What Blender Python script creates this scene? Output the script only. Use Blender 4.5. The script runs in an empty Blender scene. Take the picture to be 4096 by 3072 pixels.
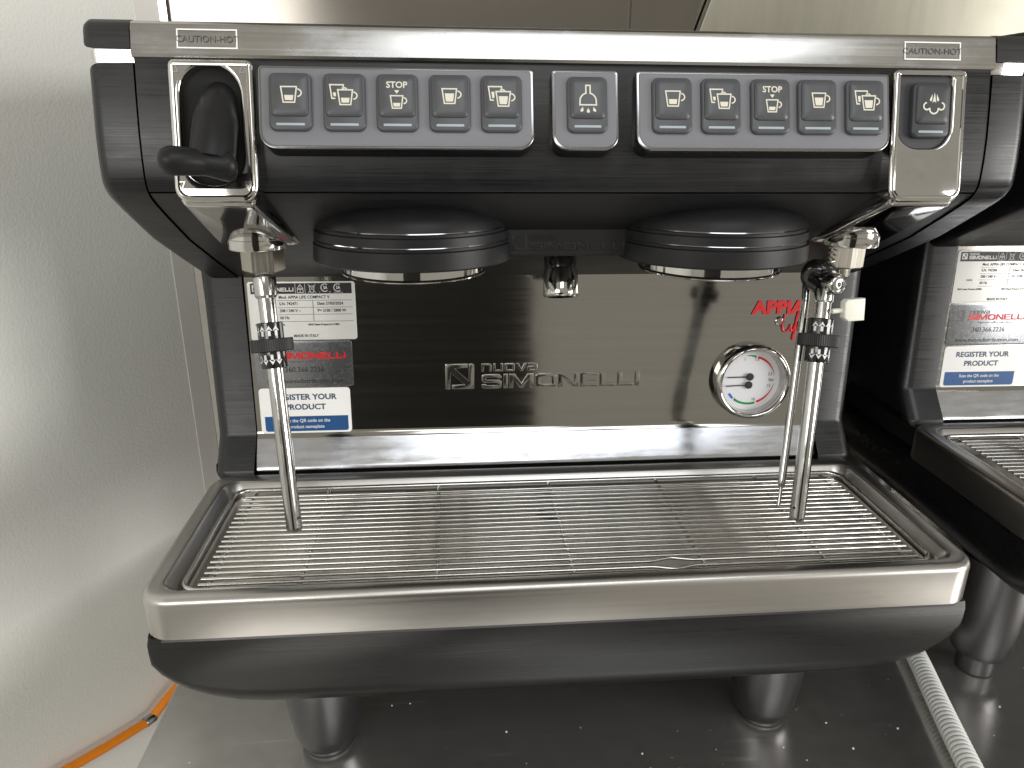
import bpy, bmesh, math, random
from mathutils import Vector, Matrix
from mathutils.geometry import tessellate_polygon
random.seed(7)
R = math.radians
S = bpy.context.scene
COL = S.collection

# ------------------------------------------------------------------ camera, world, lamps, exposure
def make_camera():
    yaw, pitch, roll = 0.0852822633, 0.338468549, 0.00806289334
    cy, sy, cp, sp = math.cos(yaw), math.sin(yaw), math.cos(pitch), math.sin(pitch)
    f = Vector((sy*cp, cy*cp, -sp)); r = Vector((cy, -sy, 0)); u = r.cross(f)
    cr, sr = math.cos(roll), math.sin(roll)
    r2 = cr*r + sr*u; u2 = -sr*r + cr*u
    m = Matrix((r2, u2, -f)).transposed().to_4x4()
    m.translation = Vector((-0.0785917, -0.4453324, 0.4915882))
    cd = bpy.data.cameras.new('camera'); co = bpy.data.objects.new('camera', cd)
    COL.objects.link(co); co.matrix_world = m
    cd.sensor_fit = 'HORIZONTAL'; cd.sensor_width = 36.0
    cd.lens = 2956.80036/4096*36.0
    cd.clip_start = 0.01; cd.clip_end = 50
    S.camera = co
make_camera()

W = bpy.data.worlds.new('World'); S.world = W; W.use_nodes = True
bg = W.node_tree.nodes['Background']
bg.inputs[0].default_value = (0.40, 0.375, 0.325, 1); bg.inputs[1].default_value = 1.0

def area_lamp(name, loc, target, sx, sy, power, col):
    d = bpy.data.lights.new(name, 'AREA'); d.shape = 'RECTANGLE'; d.size = sx; d.size_y = sy
    d.energy = power; d.color = col
    o = bpy.data.objects.new(name, d); COL.objects.link(o); o.location = loc
    o.rotation_euler = (Vector(target)-Vector(loc)).to_track_quat('-Z', 'Y').to_euler()
    return o
area_lamp('ceiling_lamp', (0.48, -1.80, 2.15), (0.48, -1.80, 0), 1.45, 0.80, 15, (0.91, 0.96, 1.0))
area_lamp('side_fill', (2.30, -1.35, 0.55), (-0.3, 0.1, 0.15), 1.4, 0.9, 46, (1.0, 0.985, 0.95))  # added unseen light from the right, brightens the wall and labels
area_lamp('front_fill', (0.0, -2.15, 1.58), (-0.3, 0.1, 0.3), 0.8, 0.40, 4, (1.0, 0.985, 0.95))  # added weak fill from above the camera, evens out the wall
area_lamp('low_fill', (-1.02, -1.62, 0.78), (-0.3, 0.3, 0.2), 0.8, 0.5, 8, (1.0, 0.985, 0.95))  # unseen fill put in low on the left for the wall beside the machine
S.view_settings.view_transform = 'Standard'; S.view_settings.look = 'None'
S.view_settings.exposure = 0.22; S.view_settings.gamma = 1.0
S.render.engine = 'CYCLES'
S.cycles.use_denoising = True
S.cycles.max_bounces = 8; S.cycles.glossy_bounces = 5; S.cycles.diffuse_bounces = 3

# ------------------------------------------------------------------ materials
MATS = {}
def mat(name, base, rough=0.5, metal=0.0, grain=None, bump=0.0, bscale=400, var=0.0, rvar=0.0, smudge=0.0,
        smcol=None, smscale=18, scr=0.0, spec=0.5, coat=0.0, emit=None, aniso=0.0):
    """grain = stretched noise scale (x, y, z) in object space, drives colour (var), roughness (rvar) and bump."""
    m = bpy.data.materials.new(name); m.use_nodes = True; MATS[name] = m
    N = m.node_tree.nodes; L = m.node_tree.links; b = N['Principled BSDF']
    b.inputs['Base Color'].default_value = (*base, 1); b.inputs['Roughness'].default_value = rough
    b.inputs['Metallic'].default_value = metal; b.inputs['Specular IOR Level'].default_value = spec
    b.inputs['Coat Weight'].default_value = coat
    if emit: b.inputs['Emission Color'].default_value = (*emit[:3], 1); b.inputs['Emission Strength'].default_value = emit[3]
    tc = N.new('ShaderNodeTexCoord')
    col = None; rg = None
    def noise(scale, vec3, detail=3, rough_=0.55):
        mp = N.new('ShaderNodeMapping'); mp.inputs['Scale'].default_value = vec3
        L.new(tc.outputs['Object'], mp.inputs['Vector'])
        n = N.new('ShaderNodeTexNoise'); n.inputs['Scale'].default_value = scale; n.inputs['Detail'].default_value = detail
        n.inputs['Roughness'].default_value = rough_
        L.new(mp.outputs['Vector'], n.inputs['Vector']); return n
    def rng(src, a, c, lo=0.3, hi=0.7):
        q = N.new('ShaderNodeMapRange'); q.inputs['From Min'].default_value = lo; q.inputs['From Max'].default_value = hi
        q.inputs['To Min'].default_value = a; q.inputs['To Max'].default_value = c; L.new(src, q.inputs['Value']); return q.outputs['Result']
    def mulcol(src_fac, a, c):
        mx = N.new('ShaderNodeMix'); mx.data_type = 'RGBA'
        mx.inputs['A'].default_value = (*a, 1); mx.inputs['B'].default_value = (*c, 1)
        L.new(src_fac, mx.inputs['Factor']); return mx.outputs['Result']
    if grain:
        g = noise(1.0, grain)
        if var: col = mulcol(rng(g.outputs['Fac'], 0, 1), [x*(1-var) for x in base], [min(1, x*(1+var)) for x in base])
        if rvar: rg = rng(g.outputs['Fac'], max(0.02, rough-rvar), rough+rvar)
    if smudge:
        s = noise(smscale, (1, 1.3, 1.6), 5, 0.62)
        f = rng(s.outputs['Fac'], 0, smudge, 0.45, 0.72)
        mx = N.new('ShaderNodeMix'); mx.data_type = 'RGBA'
        if col is not None: L.new(col, mx.inputs['A'])
        else: mx.inputs['A'].default_value = (*base, 1)
        mx.inputs['B'].default_value = (*(smcol or [x*0.55 for x in base]), 1)
        L.new(f, mx.inputs['Factor']); col = mx.outputs['Result']
        ad = N.new('ShaderNodeMath'); ad.operation = 'ADD'
        if rg is not None: L.new(rg, ad.inputs[0])
        else: ad.inputs[0].default_value = rough
        ml = N.new('ShaderNodeMath'); ml.operation = 'MULTIPLY'; ml.inputs[1].default_value = 0.25
        L.new(f, ml.inputs[0]); L.new(ml.outputs[0], ad.inputs[1]); rg = ad.outputs[0]
    if scr:   # thin scratches: narrow band of a strongly stretched, rotated noise
        prev = None
        for k, ang in enumerate((0.35, -0.9, 1.3)):
            mp = N.new('ShaderNodeMapping'); mp.inputs['Rotation'].default_value = (0.5*k, 0.3, ang)
            mp.inputs['Scale'].default_value = (5+2*k, 90+40*k, 60)
            L.new(tc.outputs['Object'], mp.inputs['Vector'])
            n = N.new('ShaderNodeTexNoise'); n.inputs['Scale'].default_value = 1.0; n.inputs['Detail'].default_value = 1
            L.new(mp.outputs['Vector'], n.inputs['Vector'])
            t = rng(n.outputs['Fac'], 0, 1, 0.70, 0.76)
            if prev is None: prev = t
            else:
                mxn = N.new('ShaderNodeMath'); mxn.operation = 'MAXIMUM'; L.new(prev, mxn.inputs[0]); L.new(t, mxn.inputs[1]); prev = mxn.outputs[0]
        mk = noise(9, (1, 1, 1), 3)
        mm = N.new('ShaderNodeMath'); mm.operation = 'MULTIPLY'; L.new(prev, mm.inputs[0]); L.new(rng(mk.outputs['Fac'], 0, scr, 0.45, 0.65), mm.inputs[1])
        mx = N.new('ShaderNodeMix'); mx.data_type = 'RGBA'
        if col is not None: L.new(col, mx.inputs['A'])
        else: mx.inputs['A'].default_value = (*base, 1)
        mx.inputs['B'].default_value = (*[min(1, x*1.7+0.1) for x in base], 1)
        L.new(mm.outputs[0], mx.inputs['Factor']); col = mx.outputs['Result']
    if col is not None: L.new(col, b.inputs['Base Color'])
    if rg is not None: L.new(rg, b.inputs['Roughness'])
    if bump:
        bn = noise(bscale, (1, 1, 1), 3) if not (grain and bscale is None) else noise(1.0, grain)
        bp = N.new('ShaderNodeBump'); bp.inputs['Strength'].default_value = bump; bp.inputs['Distance'].default_value = 0.001
        L.new(bn.outputs['Fac'], bp.inputs['Height']); L.new(bp.outputs['Normal'], b.inputs['Normal'])
    return m

mat('brushed_steel', (0.40, 0.39, 0.37), 0.30, 1.0, grain=(6, 500, 900), var=0.10, rvar=0.07, smudge=0.25, smscale=26)
mat('rail_steel', (0.46, 0.45, 0.43), 0.20, 1.0, grain=(5, 300, 600), var=0.04, rvar=0.04, smudge=0.35, smcol=(0.5, 0.52, 0.58), smscale=34, scr=0.5)
mat('tray_steel', (0.46, 0.445, 0.425), 0.31, 1.0, grain=(4, 30, 700), var=0.04, rvar=0.03, smudge=0.12, smscale=14)
mat('panel_steel', (0.36, 0.35, 0.325), 0.10, 1.0, grain=(3, 60, 260), var=0.04, rvar=0.02, bump=0.22, bscale=9, scr=0.25)
mat('emboss_steel', (0.36, 0.35, 0.33), 0.17, 1.0, grain=(900, 900, 900), var=0.10, rvar=0.04)
mat('bevel_steel', (0.54, 0.55, 0.58), 0.17, 1.0, grain=(30, 200, 200), var=0.04, rvar=0.04, smudge=0.3, smcol=(0.46, 0.49, 0.58), smscale=30, scr=0.5)
mat('basin_steel_lit', (0.74, 0.715, 0.68), 0.40, 1.0, grain=(4, 30, 700), var=0.05, smudge=0.25, smcol=(0.70, 0.62, 0.52), smscale=12)  # paler copy of the tray steel; basin floor brightness put into the colour
mat('wire_steel', (0.60, 0.59, 0.57), 0.20, 1.0, var=0.08, grain=(60, 60, 60), rvar=0.06)
mat('tube_steel', (0.44, 0.44, 0.43), 0.14, 1.0, grain=(300, 300, 12), var=0.10, rvar=0.06)
mat('chrome', (0.56, 0.55, 0.53), 0.055, 1.0, smudge=0.25, smscale=60)
mat('nut_steel', (0.40, 0.375, 0.33), 0.36, 1.0, grain=(900, 900, 20), var=0.18, rvar=0.08)
mat('black_brushed', (0.0075, 0.008, 0.0095), 0.31, 0.0, grain=(14, 900, 1400), var=0.5, rvar=0.07, spec=0.42, smudge=0.3, smcol=(0.016, 0.016, 0.018), smscale=40)
mat('black_satin', (0.012, 0.012, 0.013), 0.40, 0.0, grain=(20, 400, 700), var=0.25, rvar=0.05, spec=0.5)
mat('black_plastic', (0.009, 0.009, 0.010), 0.40, 0.0, spec=0.26, smudge=0.2, smcol=(0.03, 0.03, 0.03))
mat('black_gloss', (0.010, 0.010, 0.011), 0.12, 0.0, spec=0.6)
mat('black_rubber', (0.014, 0.014, 0.015), 0.55)
mat('slot_black', (0.003, 0.003, 0.003), 0.8)
mat('base_black', (0.0065, 0.0065, 0.007), 0.30, 0.0, grain=(6, 500, 900), var=0.2, rvar=0.05, spec=0.45, smudge=0.25, smcol=(0.014, 0.014, 0.015))
mat('foot_grey', (0.125, 0.123, 0.128), 0.34, 0.9, grain=(80, 80, 80), rvar=0.03)
mat('panel_grey', (0.16, 0.162, 0.182), 0.42, 0.0, spec=0.5, smudge=0.25, smcol=(0.19, 0.19, 0.21), smscale=60)
mat('button_grey', (0.060, 0.063, 0.070), 0.36, 0.0, spec=0.5, smudge=0.3, smcol=(0.085, 0.085, 0.09), smscale=90)
mat('steam_grey', (0.035, 0.037, 0.042), 0.42, 0.0, spec=0.5)
mat('led_grey', (0.34, 0.40, 0.45), 0.4)
mat('symbol_cream', (0.66, 0.64, 0.55), 0.5)
mat('rim_dark', (0.30, 0.30, 0.31), 0.12, 1.0, spec=0.8)
mat('label_white', (0.86, 0.86, 0.85), 0.35, spec=0.4)
mat('label_plate', (0.74, 0.74, 0.72), 0.38, 0.25)
mat('label_silver', (0.30, 0.31, 0.33), 0.24, 0.9, rvar=0.05, grain=(400, 400, 400), smudge=0.1)
mat('label_blue', (0.012, 0.075, 0.23), 0.4)
mat('ink_black', (0.012, 0.012, 0.014), 0.5)
mat('ink_grey', (0.10, 0.10, 0.105), 0.5)
mat('ink_navy', (0.018, 0.05, 0.12), 0.5)
mat('ink_white', (0.75, 0.75, 0.74), 0.5)
mat('ink_red', (0.62, 0.010, 0.016), 0.35)
mat('ink_green', (0.0, 0.26, 0.055), 0.4)
mat('ink_blue', (0.01, 0.13, 0.55), 0.4)
mat('dial_white', (0.70, 0.70, 0.73), 0.35)
mat('glass_clear', (1, 1, 1), 0.02)
_g = MATS['glass_clear'].node_tree.nodes['Principled BSDF']; _g.inputs['Transmission Weight'].default_value = 1.0; _g.inputs['IOR'].default_value = 1.2
mat('tab_white', (0.78, 0.77, 0.68), 0.45)
mat('wall_frp', (0.83, 0.835, 0.795), 0.48, 0.0, bump=0.5, bscale=330, spec=0.25, grain=(6, 6, 6), var=0.02)
mat('trim_white', (0.80, 0.78, 0.75), 0.4)
mat('wall_steel', (0.22, 0.205, 0.185), 0.16, 1.0, grain=(60, 60, 4), var=0.012, smudge=0.12, smscale=3)
mat('wall_steel_pale', (0.36, 0.345, 0.285), 0.32, 0.7, grain=(120, 120, 9), var=0.04, rvar=0.02, smudge=0.2, smscale=7)
mat('counter_steel', (0.60, 0.585, 0.56), 0.16, 0.88, grain=(40, 60, 40), var=0.05, rvar=0.04, smudge=0.5, smcol=(0.42, 0.41, 0.40), smscale=9, scr=0.6)
mat('cable_orange', (0.90, 0.27, 0.008), 0.42)
mat('cable_dark', (0.05, 0.045, 0.05), 0.6)
mat('hose_grey', (0.60, 0.605, 0.59), 0.42, smudge=0.2, smcol=(0.45, 0.43, 0.39), smscale=50)
mat('crumb_cream', (0.75, 0.70, 0.58), 0.7)
mat('block_black', (0.035, 0.033, 0.030), 0.6)
mat('wall_beige', (0.36, 0.33, 0.29), 0.7)

# ------------------------------------------------------------------ mesh helpers
class MB:
    def __init__(s): s.v = []; s.f = []
    def add(s, vs, fs):
        o = len(s.v); s.v += [Vector(p) for p in vs]; s.f += [tuple(i+o for i in f) for f in fs]; return s
    def box(s, a, b):
        x0, y0, z0 = a; x1, y1, z1 = b
        return s.add([(x0,y0,z0),(x1,y0,z0),(x1,y1,z0),(x0,y1,z0),(x0,y0,z1),(x1,y0,z1),(x1,y1,z1),(x0,y1,z1)],
                     [(0,3,2,1),(4,5,6,7),(0,1,5,4),(1,2,6,5),(2,3,7,6),(3,0,4,7)])
    def merge(s, o): return s.add(o.v, o.f)
    def mapped(s, fn): s.v = [Vector(fn(p)) for p in s.v]; return s

class Frame:
    def __init__(s, O, U, V):
        s.O = Vector(O); s.U = Vector(U).normalized(); s.V = Vector(V).normalized(); s.N = s.U.cross(s.V)
    def __call__(s, u, v, n=0.0): return s.O + s.U*u + s.V*v + s.N*n

def rrect(u0, u1, v0, v1, r=0.0, seg=5, rt=None):
    """counter-clockwise rounded rectangle; r bottom radius, rt top radius"""
    rt = r if rt is None else rt; pts = []
    for cx, cy, a0, rr in ((u1, v0, -90, r), (u1, v1, 0, rt), (u0, v1, 90, rt), (u0, v0, 180, r)):
        sx = -1 if cx == u1 else 1; sy = -1 if cy == v1 else 1
        if rr <= 0: pts.append((cx, cy)); continue
        for k in range(seg+1):
            a = R(a0+90*k/seg); pts.append((cx+sx*rr+rr*math.cos(a), cy+sy*rr+rr*math.sin(a)))
    return pts

def circle(u, v, r, seg=32, ru=None):
    return [(u+(ru or r)*math.cos(2*math.pi*k/seg), v+r*math.sin(2*math.pi*k/seg)) for k in range(seg)]

def parea(p): return 0.5*sum(p[i][0]*p[(i+1)%len(p)][1]-p[(i+1)%len(p)][0]*p[i][1] for i in range(len(p)))

def inset(p, d):
    n = len(p); out = []
    for i in range(n):
        a, b, c = Vector(p[i-1]), Vector(p[i]), Vector(p[(i+1) % n])
        e1 = (b-a); e2 = (c-b)
        if e1.length < 1e-9: e1 = e2
        if e2.length < 1e-9: e2 = e1
        e1.normalize(); e2.normalize()
        n1 = Vector((-e1.y, e1.x)); n2 = Vector((-e2.y, e2.x)); m = n1+n2
        if m.length < 1e-6: m = n1
        m.normalize(); k = d/max(0.35, m.dot(n1)); out.append((b.x+m.x*k, b.y+m.y*k))
    return out

def plate(fr, loops, n0, n1, bev=0.0, segs=3, back=False):
    """solid slab: outlines (first outer, then holes) from depth n0 up to the front n1 along the frame normal"""
    mb = MB(); L2 = []
    for i, p in enumerate(loops):
        a = parea(p)
        if (i == 0 and a < 0) or (i > 0 and a > 0): p = p[::-1]
        L2.append(p)
    rings = [(0.0, n0)]
    if bev > 0:
        for k in range(segs+1):
            a = math.pi/2*k/segs; rings.append((bev*(1-math.cos(a)), n1-bev+bev*math.sin(a)))
    else: rings.append((0.0, n1))
    tops = []
    for p in L2:
        prev = None; c = len(p)
        for d, n in rings:
            q = inset(p, d) if d > 0 else p
            o = len(mb.v); mb.v += [fr(x, y, n) for x, y in q]
            if prev is not None:
                for i in range(c):
                    j = (i+1) % c; mb.f.append((prev+i, prev+j, o+j, o+i))
            prev = o
        tops.append((prev, c, q))
    flat = [i for o, c, q in tops for i in range(o, o+c)]
    tri = tessellate_polygon([[Vector((x, y, 0)) for x, y in q] for o, c, q in tops])
    allq = [pt for o, c, q in tops for pt in q]
    for t in tri:
        a = parea([allq[i] for i in t])
        if abs(a) < 1e-14: continue
        mb.f.append(tuple(flat[i] for i in (t if a > 0 else t[::-1])))
    if back:
        o = 0; base = []
        for p in L2: base += list(range(o, o+len(p))); o += len(p)*len(rings)
        off = 0; bidx = []
        for p in L2:
            bidx += [off+i for i in range(len(p))]; off += len(p)*len(rings)
        tri2 = tessellate_polygon([[Vector((x, y, 0)) for x, y in p] for p in L2]); allp = [pt for p in L2 for pt in p]
        for t in tri2:
            a = parea([allp[i] for i in t])
            if abs(a) < 1e-14: continue
            mb.f.append(tuple(bidx[i] for i in (t[::-1] if a > 0 else t)))
    return mb

def basis(d):
    d = Vector(d).normalized(); a = Vector((0, 0, 1)) if abs(d.z) < 0.9 else Vector((1, 0, 0))
    x = a.cross(d).normalized(); return x, d.cross(x), d

def lathe(prof, origin=(0, 0, 0), axis=(0, 0, 1), seg=40, sx=1.0, cap0=True, cap1=True, phase=0.0):
    x, y, d = basis(axis); O = Vector(origin); mb = MB()
    if Vector(axis).normalized().z > 0.999: x, y = Vector((1, 0, 0)), Vector((0, 1, 0))
    for r, s in prof:
        for k in range(seg):
            a = 2*math.pi*k/seg+phase; mb.v.append(O+x*(r*sx*math.cos(a))+y*(r*math.sin(a))+d*s)
    m = len(prof)
    for i in range(m-1):
        for k in range(seg):
            j = (k+1) % seg; mb.f.append((i*seg+k, i*seg+j, (i+1)*seg+j, (i+1)*seg+k))
    if cap0: mb.f.append(tuple(range(seg))[::-1])
    if cap1: mb.f.append(tuple((m-1)*seg+k for k in range(seg)))
    return mb

def tube(path, rad, seg=12, caps=True, closed=False):
    P = [Vector(p) for p in path]; n = len(P); mb = MB()
    rads = rad if isinstance(rad, (list, tuple)) else [rad]*n
    def tan(i):
        if closed: return (P[(i+1) % n]-P[i-1]).normalized()
        return (P[min(i+1, n-1)]-P[max(i-1, 0)]).normalized()
    x, y, t = basis(tan(0))
    for i in range(n):
        t = tan(i); x = (x-t*x.dot(t)).normalized(); y = t.cross(x)
        for k in range(seg):
            a = 2*math.pi*k/seg; mb.v.append(P[i]+(x*math.cos(a)+y*math.sin(a))*rads[i])
    for i in range(n if closed else n-1):
        i2 = (i+1) % n
        for k in range(seg):
            j = (k+1) % seg; mb.f.append((i*seg+k, i*seg+j, i2*seg+j, i2*seg+k))
    if caps and not closed:
        mb.f.append(tuple(range(seg))[::-1]); mb.f.append(tuple((n-1)*seg+k for k in range(seg)))
    return mb

def smooth_path(pts, n=8):
    P = [Vector(p) for p in pts]; out = []
    for i in range(len(P)-1):
        p0, p1, p2, p3 = P[max(i-1, 0)], P[i], P[i+1], P[min(i+2, len(P)-1)]
        for k in range(n):
            t = k/n
            out.append(0.5*((2*p1)+(-p0+p2)*t+(2*p0-5*p1+4*p2-p3)*t*t+(-p0+3*p1-3*p2+p3)*t**3))
    out.append(P[-1]); return out

def hull(pts, bev=0.0, seg=3):
    bm = bmesh.new()
    for p in pts: bm.verts.new(p)
    r = bmesh.ops.convex_hull(bm, input=bm.verts)
    bmesh.ops.delete(bm, geom=[v for v in bm.verts if not v.link_faces], context='VERTS')
    bmesh.ops.dissolve_limit(bm, angle_limit=R(2), verts=bm.verts, edges=bm.edges)
    if bev: bmesh.ops.bevel(bm, geom=bm.edges[:], offset=bev, segments=seg, profile=0.5, affect='EDGES', clamp_overlap=True)
    return bm

def obj(name, src, m, parent=None, sharp=32, kind=None):
    me = bpy.data.meshes.new(name)
    if isinstance(src, MB):
        me.from_pydata([tuple(p) for p in src.v], [], src.f)
        bm = bmesh.new(); bm.from_mesh(me); bmesh.ops.remove_doubles(bm, verts=bm.verts, dist=1e-6)
        bmesh.ops.recalc_face_normals(bm, faces=bm.faces)
    else: bm = src; bmesh.ops.recalc_face_normals(bm, faces=bm.faces)
    bm.to_mesh(me); bm.free()
    me.polygons.foreach_set('use_smooth', [True]*len(me.polygons))
    me.set_sharp_from_angle(angle=R(sharp))
    me.materials.append(MATS[m])
    o = bpy.data.objects.new(name, me); COL.objects.link(o)
    if parent: o.parent = parent
    if kind: o['kind'] = kind
    return o

def tag(o, label, cat=None, group=None, kind=None):
    if label: o['label'] = label
    if cat: o['category'] = cat
    if group: o['group'] = group
    if kind: o['kind'] = kind
    return o

def empty(name, loc=(0, 0, 0), label=None, cat=None, group=None):
    o = bpy.data.objects.new(name, None); COL.objects.link(o); o.location = loc; o.empty_display_size = 0.05
    return tag(o, label, cat, group)

# ------------------------------------------------------------------ lettering
def text_mb(fr, lines, n=0.0003, ext=0.0):
    """lines: (string, u, v, height, x-scale, bold offset, align, slant)"""
    mb = MB()
    for ln in lines:
        s, u, v, h, xs, bold, al = ln[:7]; sl = ln[7] if len(ln) > 7 else 0.0
        cu = bpy.data.curves.new('t', 'FONT'); cu.body = s; cu.size = 1.0; cu.align_x = al; cu.align_y = 'CENTER'
        cu.offset = bold; cu.resolution_u = 3; cu.shear = sl
        to = bpy.data.objects.new('t', cu); COL.objects.link(to)
        dg = bpy.context.evaluated_depsgraph_get(); dg.update()
        me = bpy.data.meshes.new_from_object(to.evaluated_get(dg))
        k = h/0.729
        mb.add([fr(u+p.co.x*k*xs, v+p.co.y*k, n) for p in me.vertices], [tuple(f.vertices) for f in me.polygons])
        bpy.data.objects.remove(to); bpy.data.curves.remove(cu); bpy.data.meshes.remove(me)
    return mb

def rr_loop(x0, x1, y0, y1, r, seg=4): return rrect(x0, x1, y0, y1, r, seg)
def wide_letter(ch):
    """wide square-shouldered capitals and small letters; returns (advance, [[outer, hole...], ...]) with cap height 1"""
    t = 0.27
    if ch == 'I': return 0.34, [[[(0,0),(t*1.05,0),(t*1.05,1),(0,1)]]]
    if ch == 'L': return 1.10, [[[(0,0),(1.0,0),(1.0,.24),(t*1.1,.24),(t*1.1,1),(0,1)]]]
    if ch == 'E': return 1.20, [[[(0,0),(1.1,0),(1.1,.22),(.3,.22),(.3,.40),(1.02,.40),(1.02,.60),(.3,.60),(.3,.78),(1.1,.78),(1.1,1),(0,1)]]]
    if ch == 'N': return 1.36, [[[(0,0),(.28,0),(.28,.66),(.92,0),(1.26,0),(1.26,1),(.98,1),(.98,.34),(.34,1),(0,1)]]]
    if ch == 'M': return 1.62, [[[(0,0),(.27,0),(.27,.66),(.64,.0),(.88,0),(1.25,.66),(1.25,0),(1.52,0),(1.52,1),(1.14,1),(.76,.32),(.38,1),(0,1)]]]
    if ch == 'O': return 1.40, [[rr_loop(0,1.3,0,1,.24), rr_loop(.30,1.0,.24,.76,.10)]]
    if ch == 'S': return 1.32, [[[(0,.30),(0,.14),(.05,.05),(.16,0),(1.06,0),(1.17,.05),(1.22,.14),(1.22,.46),(1.17,.55),(1.06,.60),(.31,.60),(.27,.64),(.27,.74),(.31,.78),(.91,.78),(.95,.74),(.95,.70),(1.2,.70),(1.2,.86),(1.15,.95),(1.06,1),(.16,1),(.05,.95),(0,.86),(0,.54),(.05,.45),(.16,.40),(.91,.40),(.95,.36),(.95,.26),(.91,.22),(.31,.22),(.27,.26),(.27,.30)]]]
    if ch == 'n': return 1.2, [[[(0,0),(.26,0),(.26,.78),(.80,.78),(.80,0),(1.06,0),(1.06,.86),(.92,1),(0,1)]]]
    if ch == 'u': return 1.2, [[[(.14,0),(1.06,0),(1.06,1),(.80,1),(.80,.22),(.26,.22),(.26,1),(0,1),(0,.14)]]]
    if ch == 'o': return 1.2, [[rr_loop(0,1.08,0,1,.16), rr_loop(.26,.82,.22,.78,.06)]]
    if ch == 'v': return 1.2, [[[(.42,0),(.72,0),(1.14,1),(.86,1),(.57,.28),(.28,1),(0,1)]]]
    if ch == 'a': return 1.2, [[[(.12,0),(1.06,0),(1.06,.88),(.94,1),(.06,1),(.06,.78),(.80,.78),(.80,.62),(.12,.62),(0,.50),(0,.12)], [(.26,.20),(.80,.20),(.80,.42),(.26,.42)]]]
    return 0.5, []
def wide_text(fr, s, u, v, w, h, n0, n1, bev=0.0):
    adv = sum(wide_letter(c)[0] for c in s)-0.09; kx = w/adv; x = 0; mb = MB()
    for c in s:
        a, polys = wide_letter(c)
        for loops in polys:
            mb.merge(plate(fr, [[(u+(x+p[0])*kx, v+p[1]*h) for p in lp] for lp in loops], n0, n1, bev, 2))
        x += a
    return mb
LOGO = [(0,0),(0,.97),(.03,1),(.78,1),(.78,.84),(.34,.82),(.80,.34),(.82,1),(.97,1),(1,.97),(1,.03),(.97,0),(.22,0),(.22,.17),(.66,.18),(.19,.64),(.17,0)]
def logo_mark(fr, u, v, w, h, n0, n1, bev=0.0):
    return plate(fr, [[(u+a*w, v+b*h) for a, b in LOGO]], n0, n1, bev, 2)

def strip(fr, pts, w, n, closed=False):
    """flat line of constant width through 2D points"""
    mb = MB(); P = [Vector(p) for p in pts]; c = len(P)
    for i in range(c):
        a = P[i-1] if (i > 0 or closed) else P[i]; b = P[(i+1) % c] if (i < c-1 or closed) else P[i]
        d1 = (P[i]-a); d2 = (b-P[i])
        if d1.length < 1e-9: d1 = d2
        if d2.length < 1e-9: d2 = d1
        d1.normalize(); d2.normalize(); n1 = Vector((-d1.y, d1.x)); n2 = Vector((-d2.y, d2.x)); m = (n1+n2).normalized()
        k = w/2/max(0.4, m.dot(n1))
        mb.v += [fr(P[i].x+m.x*k, P[i].y+m.y*k, n), fr(P[i].x-m.x*k, P[i].y-m.y*k, n)]
    for i in range(c if closed else c-1):
        j = (i+1) % c; mb.f.append((2*i, 2*i+1, 2*j+1, 2*j))
    return mb
def poly(fr, pts, n):
    mb = MB(); q = pts if parea(pts) > 0 else pts[::-1]
    for t in tessellate_polygon([[Vector((x, y, 0)) for x, y in q]]): mb.add([fr(*q[i], n) for i in t], [(0, 1, 2)])
    return mb
def arc(cx, cy, r, a0, a1, k=10, ry=None): return [(cx+r*math.cos(R(a0+(a1-a0)*i/k)), cy+(ry or r)*math.sin(R(a0+(a1-a0)*i/k))) for i in range(k+1)]

# ------------------------------------------------------------------ shared frames (machine coordinates)
FACE = Frame((0, 0.0036, 0.5205), (1, 0, 0), (0, 0.014, 0.0425))      # control panels
SPL = Frame((0, 0.156, 0.2365), (1, 0, 0), (0, 0.01, 0.1355))         # splash panel
CHR = Frame((0, 0.0060, 0.5227), (1, 0, 0), (0, 0.0165, 0.0735))      # chrome end plates
RAIL = Frame((0, 0.00934, 0.5246), (1, 0, 0), (0, 0.0038, 0.0133))     # steel top rail face
YZp = lambda x: Frame((x, 0, 0), (0, 1, 0), (0, 0, 1))                # N = +X
YZm = lambda x: Frame((x, 0, 0), (0, -1, 0), (0, 0, 1))               # N = -X (u = -y)

def cup(fr, cu, cv, s, fill, n, w=0.00075):
    """cup outline with handle; centre of the bowl (cu, cv), s = half of its top width"""
    mb = MB(); a = s; b = s*0.72; h = s*1.0
    mb.merge(strip(fr, [(cu-a, cv+h), (cu+a, cv+h), (cu+b, cv-h), (cu-b, cv-h)], w, n, True))
    mb.merge(strip(fr, arc(cu+a*0.98, cv+h*0.22, s*0.62, 78, -80, 9, s*0.5), w, n+0.00003))
    g = s*0.26; top = cv-h+g+(2*h-2*g)*fill
    wa = lambda y: b+(a-b)*(y-(cv-h))/(2*h)-g
    mb.merge(poly(fr, [(cu-wa(cv-h+g), cv-h+g), (cu+wa(cv-h+g), cv-h+g), (cu+wa(top), top), (cu-wa(top), top)], n))
    return mb
def half_cup(fr, cu, cv, s, fill, n, w=0.00075):
    mb = MB(); a = s; b = s*0.72; h = s
    mb.merge(strip(fr, [(cu+a*0.95, cv+h*0.35), (cu+a*0.98, cv+h), (cu-a, cv+h), (cu-b, cv-h), (cu-b*0.3, cv-h)], w, n))
    mb.merge(strip(fr, arc(cu+a*1.05, cv+h*0.15, s*0.5, 130, 20, 6, s*0.42), w, n))
    top = cv-h*0.7+1.25*h*fill
    mb.merge(poly(fr, [(cu-s*0.45, cv-h*0.7), (cu-s*0.12, cv-h*0.7), (cu-s*0.12, top), (cu-s*0.58, top)], n))
    return mb
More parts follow.
